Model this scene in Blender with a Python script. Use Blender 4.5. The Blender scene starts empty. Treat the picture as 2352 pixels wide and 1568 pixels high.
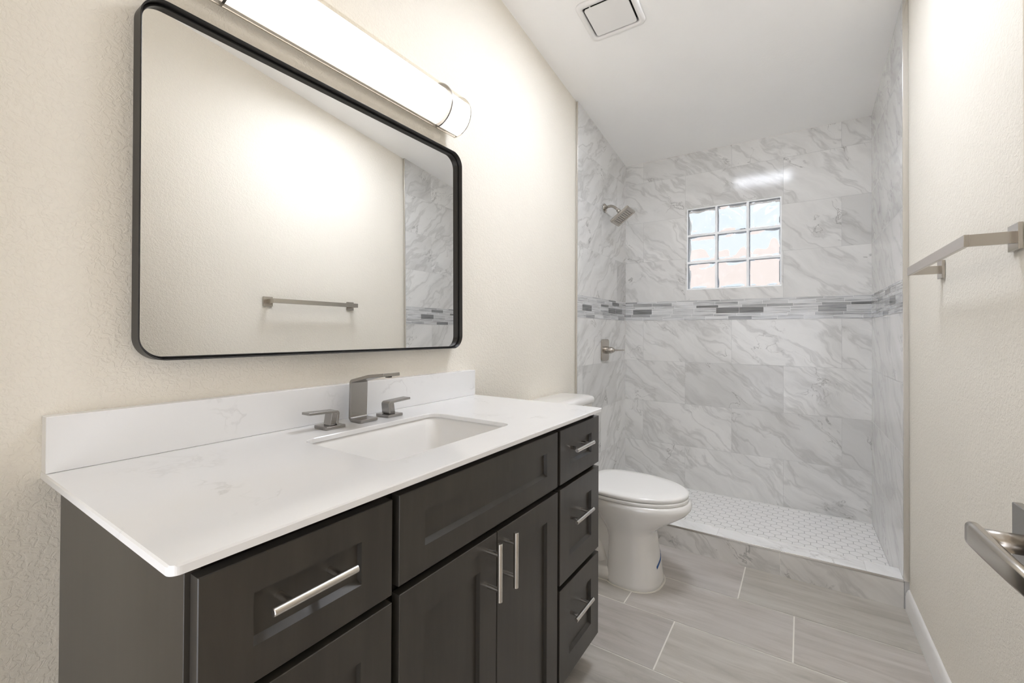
import bpy, bmesh, math, random
from mathutils import Vector, Matrix
PI = math.pi
SC = bpy.context.scene
COL = SC.collection
random.seed(7)

# ------------------------------------------------------------------ camera
F_PX, W_PX = 1007.08, 2352.0
yaw, pit, rol = math.radians(33.479), math.radians(0.455), math.radians(0.2822)
fw = Vector((-math.sin(yaw)*math.cos(pit), math.cos(yaw)*math.cos(pit), math.sin(pit)))
rt = Vector((math.cos(yaw), math.sin(yaw), 0))
up = rt.cross(fw)
r2 = rt*math.cos(rol) + up*math.sin(rol)
u2 = -rt*math.sin(rol) + up*math.cos(rol)
cd = bpy.data.cameras.new('camera')
cam = bpy.data.objects.new('camera', cd)
COL.objects.link(cam)
cd.sensor_width = 36.0
cd.lens = F_PX/W_PX*36.0
cd.shift_y = -(784-754.73)/W_PX
cd.clip_start = 0.02
m = Matrix.Identity(4)
for i in range(3):
    m[i][0], m[i][1], m[i][2] = r2[i], u2[i], -fw[i]
m[0][3], m[1][3], m[2][3] = 1.1569, -3.3649, 1.1588
cam.matrix_world = m
SC.camera = cam

# ------------------------------------------------------------------ view, sky, large lights
SC.view_settings.view_transform = 'Standard'
SC.view_settings.look = 'None'
SC.view_settings.gamma = 1.0
SC.view_settings.use_curve_mapping = False
SC.view_settings.exposure = 2.70
L_SKY, L_LAMP, L_PANEL, L_FILL, L_SUN = 0.165, 0.265, 4.5, 4.7, 0.43
SC.cycles.max_bounces = 16
SC.cycles.diffuse_bounces = 12
SC.cycles.transmission_bounces = 10
SC.cycles.sample_clamp_indirect = 6.0
SC.cycles.caustics_reflective = False

wd = bpy.data.worlds.new('daylight')
SC.world = wd
wd.use_nodes = True
nt = wd.node_tree
nt.nodes.clear()
wo = nt.nodes.new('ShaderNodeOutputWorld')
bg = nt.nodes.new('ShaderNodeBackground')
tc = nt.nodes.new('ShaderNodeTexCoord')
sp = nt.nodes.new('ShaderNodeSeparateXYZ')
rp = nt.nodes.new('ShaderNodeValToRGB')
rp.color_ramp.elements[0].position = 0.0
rp.color_ramp.elements[0].color = (0.92, 0.96, 1.0, 1)
rp.color_ramp.elements[1].position = 0.7
rp.color_ramp.elements[1].color = (0.72, 0.86, 1.0, 1)
nt.links.new(tc.outputs['Generated'], sp.inputs[0])
nt.links.new(sp.outputs[2], rp.inputs[0])
nt.links.new(rp.outputs[0], bg.inputs[0])
bg.inputs[1].default_value = L_SKY
nt.links.new(bg.outputs[0], wo.inputs[0])


def area(name, loc, rot, sx, sy, power, color, portal=False):
    d = bpy.data.lights.new(name, 'AREA')
    d.shape = 'RECTANGLE'
    d.size, d.size_y, d.energy, d.color = sx, sy, power, color
    d.cycles.is_portal = portal
    o = bpy.data.objects.new(name, d)
    o.location, o.rotation_euler = loc, rot
    COL.objects.link(o)
    return o


# soft fill added behind the camera to brighten the room, tilted up at the ceiling
area('rear_fill', (0.8, -4.6, 1.0), (math.radians(128), 0, 0), 1.45, 2.2, L_FILL, (0.86, 0.90, 1.0))
sd = bpy.data.lights.new('sun', 'SUN')
sd.energy, sd.angle, sd.color = L_SUN, 0.01, (1.0, 0.96, 0.9)
so = bpy.data.objects.new('sun', sd)
so.rotation_euler = Vector((-0.70, 0.42, -0.58)).to_track_quat('-Z', 'Y').to_euler()
COL.objects.link(so)
CZ0, CS = 2.4665, -0.1407                    # sloped ceiling: z = CZ0 + CS*y


def ceil_z(y):
    return CZ0 + CS*y


area('window_portal', (0.75, 0.12, 1.766), (math.radians(-90), 0, 0), 0.6, 0.6, 1.0, (1, 1, 1), True)

# ------------------------------------------------------------------ helpers
def obj(name, bm, mat, parent=None, smooth=False, bevel=0.0, seg=2, keep=None):
    me = bpy.data.meshes.new(name)
    bmesh.ops.recalc_face_normals(bm, faces=bm.faces) if keep is None else None
    bm.to_mesh(me)
    bm.free()
    mats = mat if isinstance(mat, (list, tuple)) else [mat]
    for mm in mats:
        me.materials.append(mm)
    if smooth:
        for p in me.polygons:
            p.use_smooth = True
    o = bpy.data.objects.new(name, me)
    COL.objects.link(o)
    if parent is not None:
        o.parent = parent
    if bevel:
        md = o.modifiers.new('bevel', 'BEVEL')
        md.width, md.segments, md.limit_method = bevel, seg, 'ANGLE'
        md.angle_limit = math.radians(40)
        if smooth is False:
            for p in me.polygons:
                p.use_smooth = True
            md.harden_normals = True
    return o


def tag(o, label, cat, group=None, kind=None):
    o['label'], o['category'] = label, cat
    if group:
        o['group'] = group
    if kind:
        o['kind'] = kind
    return o


def thing(name, label, cat, loc=(0, 0, 0), rot=(0, 0, 0), group=None, kind=None):
    o = bpy.data.objects.new(name, None)
    COL.objects.link(o)
    o.location, o.rotation_euler = loc, rot
    o.empty_display_size = 0.05
    return tag(o, label, cat, group, kind)


def struct(name, bm, mat, label, cat, **kw):
    return tag(obj(name, bm, mat, **kw), label, cat, kind='structure')


def box(bm, x0, x1, y0, y1, z0, z1, mi=0):
    v = [bm.verts.new(p) for p in ((x0, y0, z0), (x1, y0, z0), (x1, y1, z0), (x0, y1, z0),
                                   (x0, y0, z1), (x1, y0, z1), (x1, y1, z1), (x0, y1, z1))]
    fs = []
    for idx in ((0, 3, 2, 1), (4, 5, 6, 7), (0, 1, 5, 4), (1, 2, 6, 5), (2, 3, 7, 6), (3, 0, 4, 7)):
        f = bm.faces.new([v[i] for i in idx])
        f.material_index = mi
        fs.append(f)
    return v


def bx(*a):
    bm = bmesh.new()
    box(bm, *a)
    return bm


def loft(bm, rings, cap=True, closed=True):
    vs = [[bm.verts.new(p) for p in r] for r in rings]
    n = len(vs[0])
    for a, b in zip(vs[:-1], vs[1:]):
        for i in range(n if closed else n-1):
            j = (i+1) % n
            bm.faces.new((a[i], a[j], b[j], b[i]))
    if cap:
        bm.faces.new(list(reversed(vs[0])))
        bm.faces.new(vs[-1])
    return vs


def cyl(bm, p0, p1, r0, r1=None, n=24, cap=True):
    r1 = r0 if r1 is None else r1
    p0, p1 = Vector(p0), Vector(p1)
    d = (p1-p0).normalized()
    a = d.orthogonal().normalized()
    b = d.cross(a)
    rings = [[p + (a*math.cos(2*PI*i/n)+b*math.sin(2*PI*i/n))*r for i in range(n)] for p, r in ((p0, r0), (p1, r1))]
    loft(bm, rings, cap)


def lathe(bm, p0, d, prof, n=32):
    """profile of (distance along d, radius)"""
    p0, d = Vector(p0), Vector(d).normalized()
    a = d.orthogonal().normalized()
    b = d.cross(a)
    loft(bm, [[p0+d*h+(a*math.cos(2*PI*i/n)+b*math.sin(2*PI*i/n))*r for i in range(n)] for h, r in prof])


def tube(bm, pts, r, n=20):
    pts = [Vector(p) for p in pts]
    rings = []
    ref = None
    for i, p in enumerate(pts):
        d = ((pts[min(i+1, len(pts)-1)]-pts[max(i-1, 0)])).normalized()
        a = d.orthogonal().normalized() if ref is None else (ref - d*ref.dot(d)).normalized()
        ref = a
        b = d.cross(a)
        rings.append([p+(a*math.cos(2*PI*k/n)+b*math.sin(2*PI*k/n))*r for k in range(n)])
    loft(bm, rings)


def rrect(w, h, r, n=8):
    """rounded rectangle outline centred on the origin, counter clockwise"""
    out = []
    for cx, cy, a0 in ((w/2-r, h/2-r, 0), (-w/2+r, h/2-r, PI/2), (-w/2+r, -h/2+r, PI), (w/2-r, -h/2+r, 1.5*PI)):
        for i in range(n+1):
            a = a0+PI/2*i/n
            out.append((cx+r*math.cos(a), cy+r*math.sin(a)))
    return out


# ------------------------------------------------------------------ materials
class NT:
    def __init__(self, name):
        self.m = bpy.data.materials.new(name)
        self.m.use_nodes = True
        self.t = self.m.node_tree
        self.b = self.t.nodes['Principled BSDF']

    def n(self, typ, ins=None, **props):
        nd = self.t.nodes.new(typ)
        for k, v in props.items():
            setattr(nd, k, v)
        for k, v in (ins or {}).items():
            if isinstance(v, bpy.types.NodeSocket):
                self.t.links.new(v, nd.inputs[k])
            else:
                nd.inputs[k].default_value = v
        return nd

    def link(self, a, key):
        self.t.links.new(a, self.b.inputs[key])

    def ramp(self, fac, stops, interp='LINEAR'):
        nd = self.n('ShaderNodeValToRGB', {0: fac})
        nd.color_ramp.interpolation = interp
        el = nd.color_ramp.elements
        while len(el) < len(stops):
            el.new(0.5)
        for e, (p, c) in zip(el, stops):
            e.position = p
            e.color = c if len(c) == 4 else (*c, 1)
        return nd.outputs[0]

    def mix(self, fac, a, b, blend='MIX'):
        nd = self.n('ShaderNodeMix', data_type='RGBA', blend_type=blend)
        for idx, v in ((0, fac), (6, a), (7, b)):
            if isinstance(v, bpy.types.NodeSocket):
                self.t.links.new(v, nd.inputs[idx])
            else:
                nd.inputs[idx].default_value = v if idx == 0 else ((*v, 1) if len(v) == 3 else v)
        return nd.outputs[2]

    def math(self, op, a, b=0.0, clamp=False):
        nd = self.n('ShaderNodeMath', {0: a, 1: b}, operation=op, use_clamp=clamp)
        return nd.outputs[0]

    def bump(self, h, strength, dist):
        nd = self.n('ShaderNodeBump', {'Height': h, 'Strength': strength, 'Distance': dist})
        self.link(nd.outputs[0], 'Normal')


def simple(name, col, rough=0.5, metal=0.0, spec=0.5, coat=0.0):
    t = NT(name)
    t.b.inputs['Base Color'].default_value = (*col, 1)
    t.b.inputs['Roughness'].default_value = rough
    t.b.inputs['Metallic'].default_value = metal
    t.b.inputs['Specular IOR Level'].default_value = spec
    t.b.inputs['Coat Weight'].default_value = coat
    t.b.inputs['Coat Roughness'].default_value = 0.05
    return t.m


def g(v):
    return (v, v, v)


def paint(name, col, strength, dist, scale, rough=0.6):
    t = NT(name)
    p = t.n('ShaderNodeNewGeometry').outputs['Position']
    n1 = t.n('ShaderNodeTexNoise', {'Vector': p, 'Scale': scale, 'Detail': 3.0, 'Roughness': 0.55, 'Distortion': 0.9}).outputs[0]
    n2 = t.n('ShaderNodeTexNoise', {'Vector': p, 'Scale': scale*3.1, 'Detail': 2.0}).outputs[0]
    h = t.ramp(n1, [(0.42, g(0)), (0.56, g(1))])
    hh = t.math('ADD', h, t.math('MULTIPLY', n2, 0.35))
    n3 = t.n('ShaderNodeTexNoise', {'Vector': p, 'Scale': 2.5, 'Detail': 3.0}).outputs[0]
    t.link(t.mix(n3, tuple(c*0.97 for c in col), tuple(min(1, c*1.03) for c in col)), 'Base Color')
    t.b.inputs['Roughness'].default_value = rough
    t.b.inputs['Specular IOR Level'].default_value = 0.3
    t.bump(hh, strength, dist)
    return t.m


def marble(name, light, dark, crack, ang=-38, tint=(0.55, 0.545, 0.535), rough=0.1, bands=(0.30, 0.47, 0.62)):
    """veined porcelain tile; UV is in metres with its own offset on each tile"""
    t = NT(name)
    uv = t.n('ShaderNodeUVMap').outputs[0]
    rot = t.n('ShaderNodeMapping', {'Vector': uv, 'Rotation': (0, 0, math.radians(-ang))}).outputs[0]
    wv = t.n('ShaderNodeTexNoise', {'Vector': rot, 'Scale': 3.0, 'Detail': 3.0, 'Roughness': 0.55}).outputs['Color']
    w2 = t.n('ShaderNodeVectorMath', {0: wv, 1: (0.5, 0.5, 0.5)}, operation='SUBTRACT').outputs[0]
    w3 = t.n('ShaderNodeVectorMath', {0: w2, 3: 0.22}, operation='SCALE').outputs[0]
    wp = t.n('ShaderNodeVectorMath', {0: rot, 1: w3}, operation='ADD').outputs[0]
    s1 = t.n('ShaderNodeMapping', {'Vector': wp, 'Scale': (1.5, 8.0, 1)}).outputs[0]
    n1 = t.n('ShaderNodeTexNoise', {'Vector': s1, 'Scale': 1.0, 'Detail': 9.0, 'Roughness': 0.62, 'Distortion': 0.35}).outputs[0]
    base = t.ramp(n1, [(bands[0], dark), (bands[1], tint), (bands[2], light)])
    # broad clouding
    n0 = t.n('ShaderNodeTexNoise', {'Vector': uv, 'Scale': 2.3, 'Detail': 4.0}).outputs[0]
    base = t.mix(t.ramp(n0, [(0.35, g(0)), (0.7, g(0.55))]), base, light)
    # soft darker streaks
    s2 = t.n('ShaderNodeMapping', {'Vector': wp, 'Scale': (1.1, 4.5, 1), 'Location': (3.1, 1.7, 0)}).outputs[0]
    n2 = t.n('ShaderNodeTexNoise', {'Vector': s2, 'Scale': 1.3, 'Detail': 6.0, 'Roughness': 0.55}).outputs[0]
    d2 = t.math('ABSOLUTE', t.math('SUBTRACT', n2, 0.5))
    st = t.ramp(d2, [(0.0, g(0.55)), (0.035, g(0.0))])
    base = t.mix(st, base, dark)
    # thin crack-like veins
    s3 = t.n('ShaderNodeMapping', {'Vector': wp, 'Scale': (1.6, 2.6, 1), 'Location': (7.3, 4.2, 0)}).outputs[0]
    n3 = t.n('ShaderNodeTexNoise', {'Vector': s3, 'Scale': 1.2, 'Detail': 7.0, 'Roughness': 0.58, 'Distortion': 0.5}).outputs[0]
    d3 = t.math('ABSOLUTE', t.math('SUBTRACT', n3, 0.52))
    ck = t.ramp(d3, [(0.0, g(1)), (0.007, g(0.0))])
    msk = t.ramp(t.n('ShaderNodeTexNoise', {'Vector': uv, 'Scale': 3.4, 'Detail': 2.0}).outputs[0], [(0.5, g(0)), (0.62, g(0.75))])
    base = t.mix(t.math('MULTIPLY', ck, msk), base, crack)
    at = t.n('ShaderNodeAttribute', attribute_name='tone')
    base = t.mix(1.0, base, at.outputs['Color'], 'MULTIPLY')
    t.link(base, 'Base Color')
    t.b.inputs['Roughness'].default_value = rough
    t.b.inputs['Specular IOR Level'].default_value = 0.3
    return t.m


M = {}
M['paint'] = paint('cream_wall_paint', (0.835, 0.795, 0.715), 0.42, 0.0018, 88)
M['ceil'] = paint('white_ceiling_paint', (0.90, 0.895, 0.885), 0.12, 0.001, 70, 0.7)
M['marble'] = marble('grey_veined_tile', (0.77, 0.768, 0.76), (0.50, 0.497, 0.49), (0.30, 0.295, 0.29), tint=(0.68, 0.678, 0.67), bands=(0.24, 0.42, 0.58))
M['curbm'] = marble('pale_curb_tile', g(0.88), (0.70, 0.695, 0.69), (0.52, 0.51, 0.50), -20, g(0.82))
M['tgrout'] = simple('tile_grout', g(0.52), 0.8)
M['dgrout'] = simple('pale_floor_grout', (0.80, 0.775, 0.72), 0.85)
M['hgrout'] = simple('grey_hex_grout', g(0.42), 0.8)
M['hex'] = simple('white_hex_tile', (0.90, 0.895, 0.89), 0.3)
M['trim'] = simple('satin_metal_trim', (0.70, 0.68, 0.65), 0.2, 1.0)
M['nickel'] = simple('brushed_nickel', (0.50, 0.465, 0.42), 0.27, 1.0)
M['faucet'] = simple('gunmetal_nickel', (0.36, 0.345, 0.33), 0.27, 1.0)
M['chrome'] = simple('chrome', (0.78, 0.76, 0.72), 0.10, 1.0)
M['pull'] = simple('satin_steel', (0.72, 0.69, 0.65), 0.24, 1.0)
M['black'] = simple('matte_black_frame', (0.013, 0.012, 0.0115), 0.38)
M['porc'] = simple('white_porcelain', (0.80, 0.79, 0.77), 0.08, coat=0.3)
M['seat'] = simple('white_seat_plastic', (0.82, 0.815, 0.80), 0.16)
M['sink'] = simple('sink_porcelain', (0.82, 0.815, 0.805), 0.08)
M['base'] = simple('white_trim_paint', (0.80, 0.79, 0.775), 0.3)
M['doorp'] = simple('cream_door_paint', (0.72, 0.63, 0.52), 0.4)
M['dark'] = simple('dark_inside', (0.03, 0.027, 0.024), 0.8)
M['vent'] = simple('white_vent_plastic', (0.78, 0.77, 0.76), 0.4)
M['tape'] = simple('blue_tape', (0.01, 0.08, 0.28), 0.5)
M['acrylic'] = simple('white_acrylic', (0.86, 0.83, 0.78), 0.25)
M['caulk'] = simple('white_caulk', (0.75, 0.72, 0.66), 0.5)
M['nozzle'] = simple('grey_nozzle_rubber', (0.30, 0.28, 0.26), 0.5)
M['slot'] = simple('hole_black', (0.01, 0.01, 0.01), 0.9)
mm = simple('mirror_silver', (0.93, 0.93, 0.92), 0.0, 1.0)
M['mirror'] = mm

t = NT('lamp_diffuser')
t.b.inputs['Base Color'].default_value = (0.9, 0.88, 0.84, 1)
t.b.inputs['Roughness'].default_value = 0.3
t.b.inputs['Emission Color'].default_value = (1.0, 0.94, 0.89, 1)
nx = t.n('ShaderNodeSeparateXYZ', {0: t.n('ShaderNodeTexCoord').outputs['Normal']}).outputs[0]
em = t.math('MULTIPLY', t.math('ADD', t.math('POWER', t.math('MAXIMUM', nx, 0.0), 0.8), 1.2), L_LAMP)  # tube behind frosted acrylic: dimmer toward the edges
t.link(em, 'Emission Strength')
M['lamp'] = t.m

t = NT('skylight_glazing')
t.b.inputs['Base Color'].default_value = (0.9, 0.9, 0.9, 1)
t.b.inputs['Emission Color'].default_value = (0.87, 0.91, 1.0, 1)
t.b.inputs['Emission Strength'].default_value = L_PANEL
M['panel'] = t.m

t = NT('clear_glass')
t.b.inputs['Base Color'].default_value = (0.97, 0.99, 1.0, 1)
t.b.inputs['Transmission Weight'].default_value = 1.0
t.b.inputs['Roughness'].default_value = 0.0
t.b.inputs['IOR'].default_value = 1.33
M['glass'] = t.m

t = NT('white_edge_coating')
tr = t.n('ShaderNodeBsdfTranslucent', {'Color': (0.95, 0.97, 1.0, 1)})
df = t.n('ShaderNodeBsdfDiffuse', {'Color': (0.95, 0.96, 0.98, 1)})
mxs = t.n('ShaderNodeMixShader', {0: 0.5})
t.t.links.new(df.outputs[0], mxs.inputs[1])
t.t.links.new(tr.outputs[0], mxs.inputs[2])
t.t.links.new(mxs.outputs[0], t.t.nodes['Material Output'].inputs[0])
M['edge'] = t.m

t = NT('clear_acrylic')
tr = t.n('ShaderNodeBsdfTransparent', {'Color': (0.97, 0.96, 0.94, 1)})
gl = t.n('ShaderNodeBsdfGlossy', {'Color': (0.9, 0.9, 0.9, 1), 'Roughness': 0.08})
mxs = t.n('ShaderNodeMixShader', {0: 0.05})
t.t.links.new(tr.outputs[0], mxs.inputs[1])
t.t.links.new(gl.outputs[0], mxs.inputs[2])
t.t.links.new(mxs.outputs[0], t.t.nodes['Material Output'].inputs[0])
M['clear'] = t.m

# dark stained maple
t = NT('espresso_wood')
oc = t.n('ShaderNodeTexCoord').outputs['Object']
mp = t.n('ShaderNodeMapping', {'Vector': oc, 'Scale': (14, 14, 1.3)}).outputs[0]
n1 = t.n('ShaderNodeTexNoise', {'Vector': mp, 'Scale': 2.4, 'Detail': 7.0, 'Roughness': 0.6, 'Distortion': 0.4}).outputs[0]
n2 = t.n('ShaderNodeTexNoise', {'Vector': oc, 'Scale': 7.0, 'Detail': 3.0}).outputs[0]
c = t.ramp(n1, [(0.3, (0.033, 0.029, 0.0245)), (0.7, (0.048, 0.043, 0.036))])
c = t.mix(t.math('MULTIPLY', n2, 0.35), c, (0.056, 0.050, 0.043))
t.link(c, 'Base Color')
t.b.inputs['Roughness'].default_value = 0.29
t.b.inputs['Specular IOR Level'].default_value = 0.5
M['wood'] = t.m

# quartz top
t = NT('white_quartz')
p = t.n('ShaderNodeNewGeometry').outputs['Position']
wv = t.n('ShaderNodeTexNoise', {'Vector': p, 'Scale': 5.0, 'Detail': 4.0}).outputs['Color']
w3 = t.n('ShaderNodeVectorMath', {0: wv, 3: 0.35}, operation='SCALE').outputs[0]
wp = t.n('ShaderNodeVectorMath', {0: p, 1: w3}, operation='ADD').outputs[0]
n1 = t.n('ShaderNodeTexNoise', {'Vector': wp, 'Scale': 4.5, 'Detail': 6.0, 'Roughness': 0.55}).outputs[0]
d1 = t.math('ABSOLUTE', t.math('SUBTRACT', n1, 0.5))
ck = t.ramp(d1, [(0.0, g(0.5)), (0.018, g(0))])
ms = t.ramp(t.n('ShaderNodeTexNoise', {'Vector': p, 'Scale': 6.5, 'Detail': 2.0}).outputs[0], [(0.52, g(0)), (0.66, g(1))])
n4 = t.n('ShaderNodeTexNoise', {'Vector': p, 'Scale': 3.0, 'Detail': 5.0}).outputs[0]
c = t.mix(n4, (0.775, 0.775, 0.775), (0.83, 0.832, 0.834))
c = t.mix(t.math('MULTIPLY', ck, ms), c, (0.58, 0.575, 0.57))
t.link(c, 'Base Color')
t.b.inputs['Roughness'].default_value = 0.13
M['quartz'] = t.m

# floor porcelain planks
t = NT('taupe_floor_tile')
uv = t.n('ShaderNodeUVMap').outputs[0]
mp = t.n('ShaderNodeMapping', {'Vector': uv, 'Scale': (1.2, 9.0, 1)}).outputs[0]
n1 = t.n('ShaderNodeTexNoise', {'Vector': mp, 'Scale': 2.0, 'Detail': 9.0, 'Roughness': 0.66, 'Distortion': 0.6}).outputs[0]
n2 = t.n('ShaderNodeTexNoise', {'Vector': uv, 'Scale': 4.0, 'Detail': 5.0}).outputs[0]
n3 = t.n('ShaderNodeTexNoise', {'Vector': uv, 'Scale': 60.0, 'Detail': 2.0}).outputs[0]
c = t.ramp(n1, [(0.30, (0.33, 0.305, 0.27)), (0.5, (0.46, 0.432, 0.395)), (0.70, (0.56, 0.535, 0.50))])
c = t.mix(t.ramp(n2, [(0.4, g(0)), (0.65, g(0.5))]), c, (0.50, 0.48, 0.45))
c = t.mix(t.math('MULTIPLY', n3, 0.15), c, (0.46, 0.42, 0.39))
at = t.n('ShaderNodeAttribute', attribute_name='tone')
c = t.mix(1.0, c, at.outputs['Color'], 'MULTIPLY')
t.link(c, 'Base Color')
t.b.inputs['Roughness'].default_value = 0.33
M['floor'] = t.m

# streaked mosaic strips
t = NT('streaked_mosaic')
uv = t.n('ShaderNodeUVMap').outputs[0]
mp = t.n('ShaderNodeMapping', {'Vector': uv, 'Scale': (5.0, 150.0, 1)}).outputs[0]
n1 = t.n('ShaderNodeTexNoise', {'Vector': mp, 'Scale': 1.0, 'Detail': 4.0, 'Roughness': 0.6, 'Distortion': 0.3}).outputs[0]
c = t.ramp(n1, [(0.32, (0.22, 0.225, 0.235)), (0.46, (0.50, 0.505, 0.51)), (0.60, (0.64, 0.645, 0.65))])
at = t.n('ShaderNodeAttribute', attribute_name='tone')
c = t.mix(1.0, c, at.outputs['Color'], 'MULTIPLY')
t.link(c, 'Base Color')
t.b.inputs['Roughness'].default_value = 0.07
M['mosaic'] = t.m
M['mgrout'] = simple('white_mosaic_grout', g(0.85), 0.7)
M['joint'] = simple('white_silicone_joint', (0.93, 0.95, 0.97), 0.35)
M['stucco'] = simple('pink_stucco', (0.86, 0.74, 0.69), 0.9)
M['ground'] = simple('pale_gravel', (0.55, 0.48, 0.42), 0.9)


# ------------------------------------------------------------------ tiled surfaces
def clip_poly(poly, a, b, c):
    """keep a*u + b*v <= c"""
    out = []
    for i in range(len(poly)):
        p, q = poly[i], poly[(i+1) % len(poly)]
        dp, dq = a*p[0]+b*p[1]-c, a*q[0]+b*q[1]-c
        if dp <= 0:
            out.append(p)
        if (dp < 0 < dq) or (dq < 0 < dp):
            s = dp/(dp-dq)
            out.append((p[0]+(q[0]-p[0])*s, p[1]+(q[1]-p[1])*s))
    return out


class Tiler:
    """flat tiles on one plane in one mesh: material 0 is the tile, material 1 the grout just behind it"""
    def __init__(self, org, U, V, N, lift=0.0008):
        self.o, self.U, self.V, self.N = Vector(org), Vector(U), Vector(V), Vector(N)
        self.bm = bmesh.new()
        self.uv = self.bm.loops.layers.uv.new('UVMap')
        self.tone = self.bm.loops.layers.float_color.new('tone')
        self.lift = lift

    def poly(self, pts, mi, off=(0, 0), tone=(1, 1, 1), lift=None):
        if len(pts) < 3:
            return
        h = self.lift if lift is None else lift
        vs = [self.bm.verts.new(self.o+self.U*p[0]+self.V*p[1]+self.N*h) for p in pts]
        f = self.bm.faces.new(vs)
        f.normal_update()
        if f.normal.dot(self.N) < 0:
            f.normal_flip()
        f.material_index = mi
        for l in f.loops:
            d = l.vert.co-self.o
            l[self.uv].uv = (d.dot(self.U)+off[0], d.dot(self.V)+off[1])
            l[self.tone] = (*tone, 1)

    def rect(self, u0, u1, v0, v1, gap, holes=(), clip=None, **kw):
        rs = [(u0+gap/2, u1-gap/2, v0+gap/2, v1-gap/2)]
        for (a, b, c, d) in holes:
            nr = []
            for (p, q, r, s) in rs:
                if q <= a or p >= b or s <= c or r >= d:
                    nr.append((p, q, r, s))
                    continue
                if p < a:
                    nr.append((p, a, r, s))
                if q > b:
                    nr.append((b, q, r, s))
                p2, q2 = max(p, a), min(q, b)
                if r < c:
                    nr.append((p2, q2, r, c))
                if s > d:
                    nr.append((p2, q2, d, s))
            rs = nr
        for (p, q, r, s) in rs:
            if q-p < 1e-4 or s-r < 1e-4:
                continue
            pl = [(p, r), (q, r), (q, s), (p, s)]
            if clip:
                pl = clip_poly(pl, *clip)
            self.poly(pl, 0, **kw)


ZP, TH = 0.033, 0.305                                   # shower floor level, tile course
B0, B1 = ZP+4*TH, ZP+4*TH+0.1413                        # mosaic band
COURSES = [(ZP+i*TH, ZP+(i+1)*TH, i) for i in range(4)] + [(B1+i*TH, B1+(i+1)*TH, 4+i) for i in range(5)]


def rnd_uv():
    return (random.uniform(0, 40), random.uniform(0, 40))


def tiled_wall(name, org, U, N, length, joints, holes=(), top=None, zlow=0.0, parent=None, mats=None):
    """large format courses with a mosaic band; joints: start of the joints for even / odd courses"""
    T = Tiler(org, U, (0, 0, 1), N)
    ztop = 3.2
    g0 = [(0, zlow), (length, zlow), (length, ztop), (0, ztop)]
    for h in (holes or [None]):
        if h is None:
            pl = clip_poly(g0, *top)
            T.poly(pl, 1, lift=0)
        else:
            a, b, c, d = h
            for r in ((0, a, zlow, ztop), (b, length, zlow, ztop), (a, b, zlow, c), (a, b, d, ztop)):
                T.poly(clip_poly([(r[0], r[2]), (r[1], r[2]), (r[1], r[3]), (r[0], r[3])], *top), 1, lift=0)
    for (z0, z1, k) in COURSES:
        z0 = zlow if k == 0 else z0
        js = [0.0] + [j for j in joints(k) if 0.004 < j < length-0.004] + [length]
        for a, b in zip(js[:-1], js[1:]):
            tn = random.uniform(0.95, 1.03)
            if random.random() < 0.13:
                tn *= 0.88
            T.rect(a, b, z0, z1, 0.0016, holes, top, off=rnd_uv(), tone=(tn, tn*0.998, tn*0.995))
    o = obj(name, T.bm, [M['marble'], M['tgrout']], parent, keep=True)
    # mosaic band
    T2 = Tiler(Vector(org)+Vector(N)*0.0006, U, (0, 0, 1), N)
    T2.poly([(0, B0), (length, B0), (length, B1), (0, B1)], 1, lift=0.0005)
    hs = [0.0245, 0.0205, 0.0395, 0.0185, 0.0255, 0.0128]
    z = B0
    for i, hgt in enumerate(hs):
        u = -random.uniform(0, 0.14)
        while u < length:
            ln = random.choice((0.146, 0.146, 0.15))
            a, b = max(u, 0), min(u+ln, length)
            if b-a > 0.003:
                tn = random.choice((1.12, 1.12, 1.18, 1.05, 0.95, 1.2, 1.1, 0.42 if i != 1 else 0.85, 0.7, 0.34 if i in (2, 4) else 1.1))
                T2.rect(a, b, z, z+hgt, 0.0018, off=rnd_uv(), tone=(tn, tn*1.002, tn*1.006), lift=0.0014)
            u += ln
        z += hgt
    o2 = obj('mosaic_band', T2.bm, [M['mosaic'], M['mgrout']], parent if parent else o, keep=True)
    return o


def per(start, step=0.61):
    return [start+step*i for i in range(-3, 6)]


# back wall with the window opening
WX0, WX1, WZ0, WZ1 = 0.4565, 1.0455, 1.472, 2.0605
BJ = {0: 0.446, 1: 0.141, 2: 0.446, 3: 0.141, 4: 0.446, 5: 0.141, 6: 0.446, 7: 0.141, 8: 0.446}
wb = tiled_wall('wall_back', (0, 0, 0), (1, 0, 0), (0, -1, 0), 1.507, lambda k: per(BJ[k]),
                [(WX0, WX1, WZ0, WZ1)], (0, 1, CZ0+0.002), ZP-0.01)
tag(wb, 'grey veined tile wall at the back of the shower with glass block window', 'wall', kind='structure')
bm = bmesh.new()
for a in ((-0.4, WX0, -0.1, 2.9), (WX1, 1.9, -0.1, 2.9), (WX0, WX1, -0.1, WZ0), (WX0, WX1, WZ1, 2.9)):
    box(bm, a[0], a[1], 0.001, 0.16, a[2], a[3])
obj('wall_core', bm, M['ceil'], wb)

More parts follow.
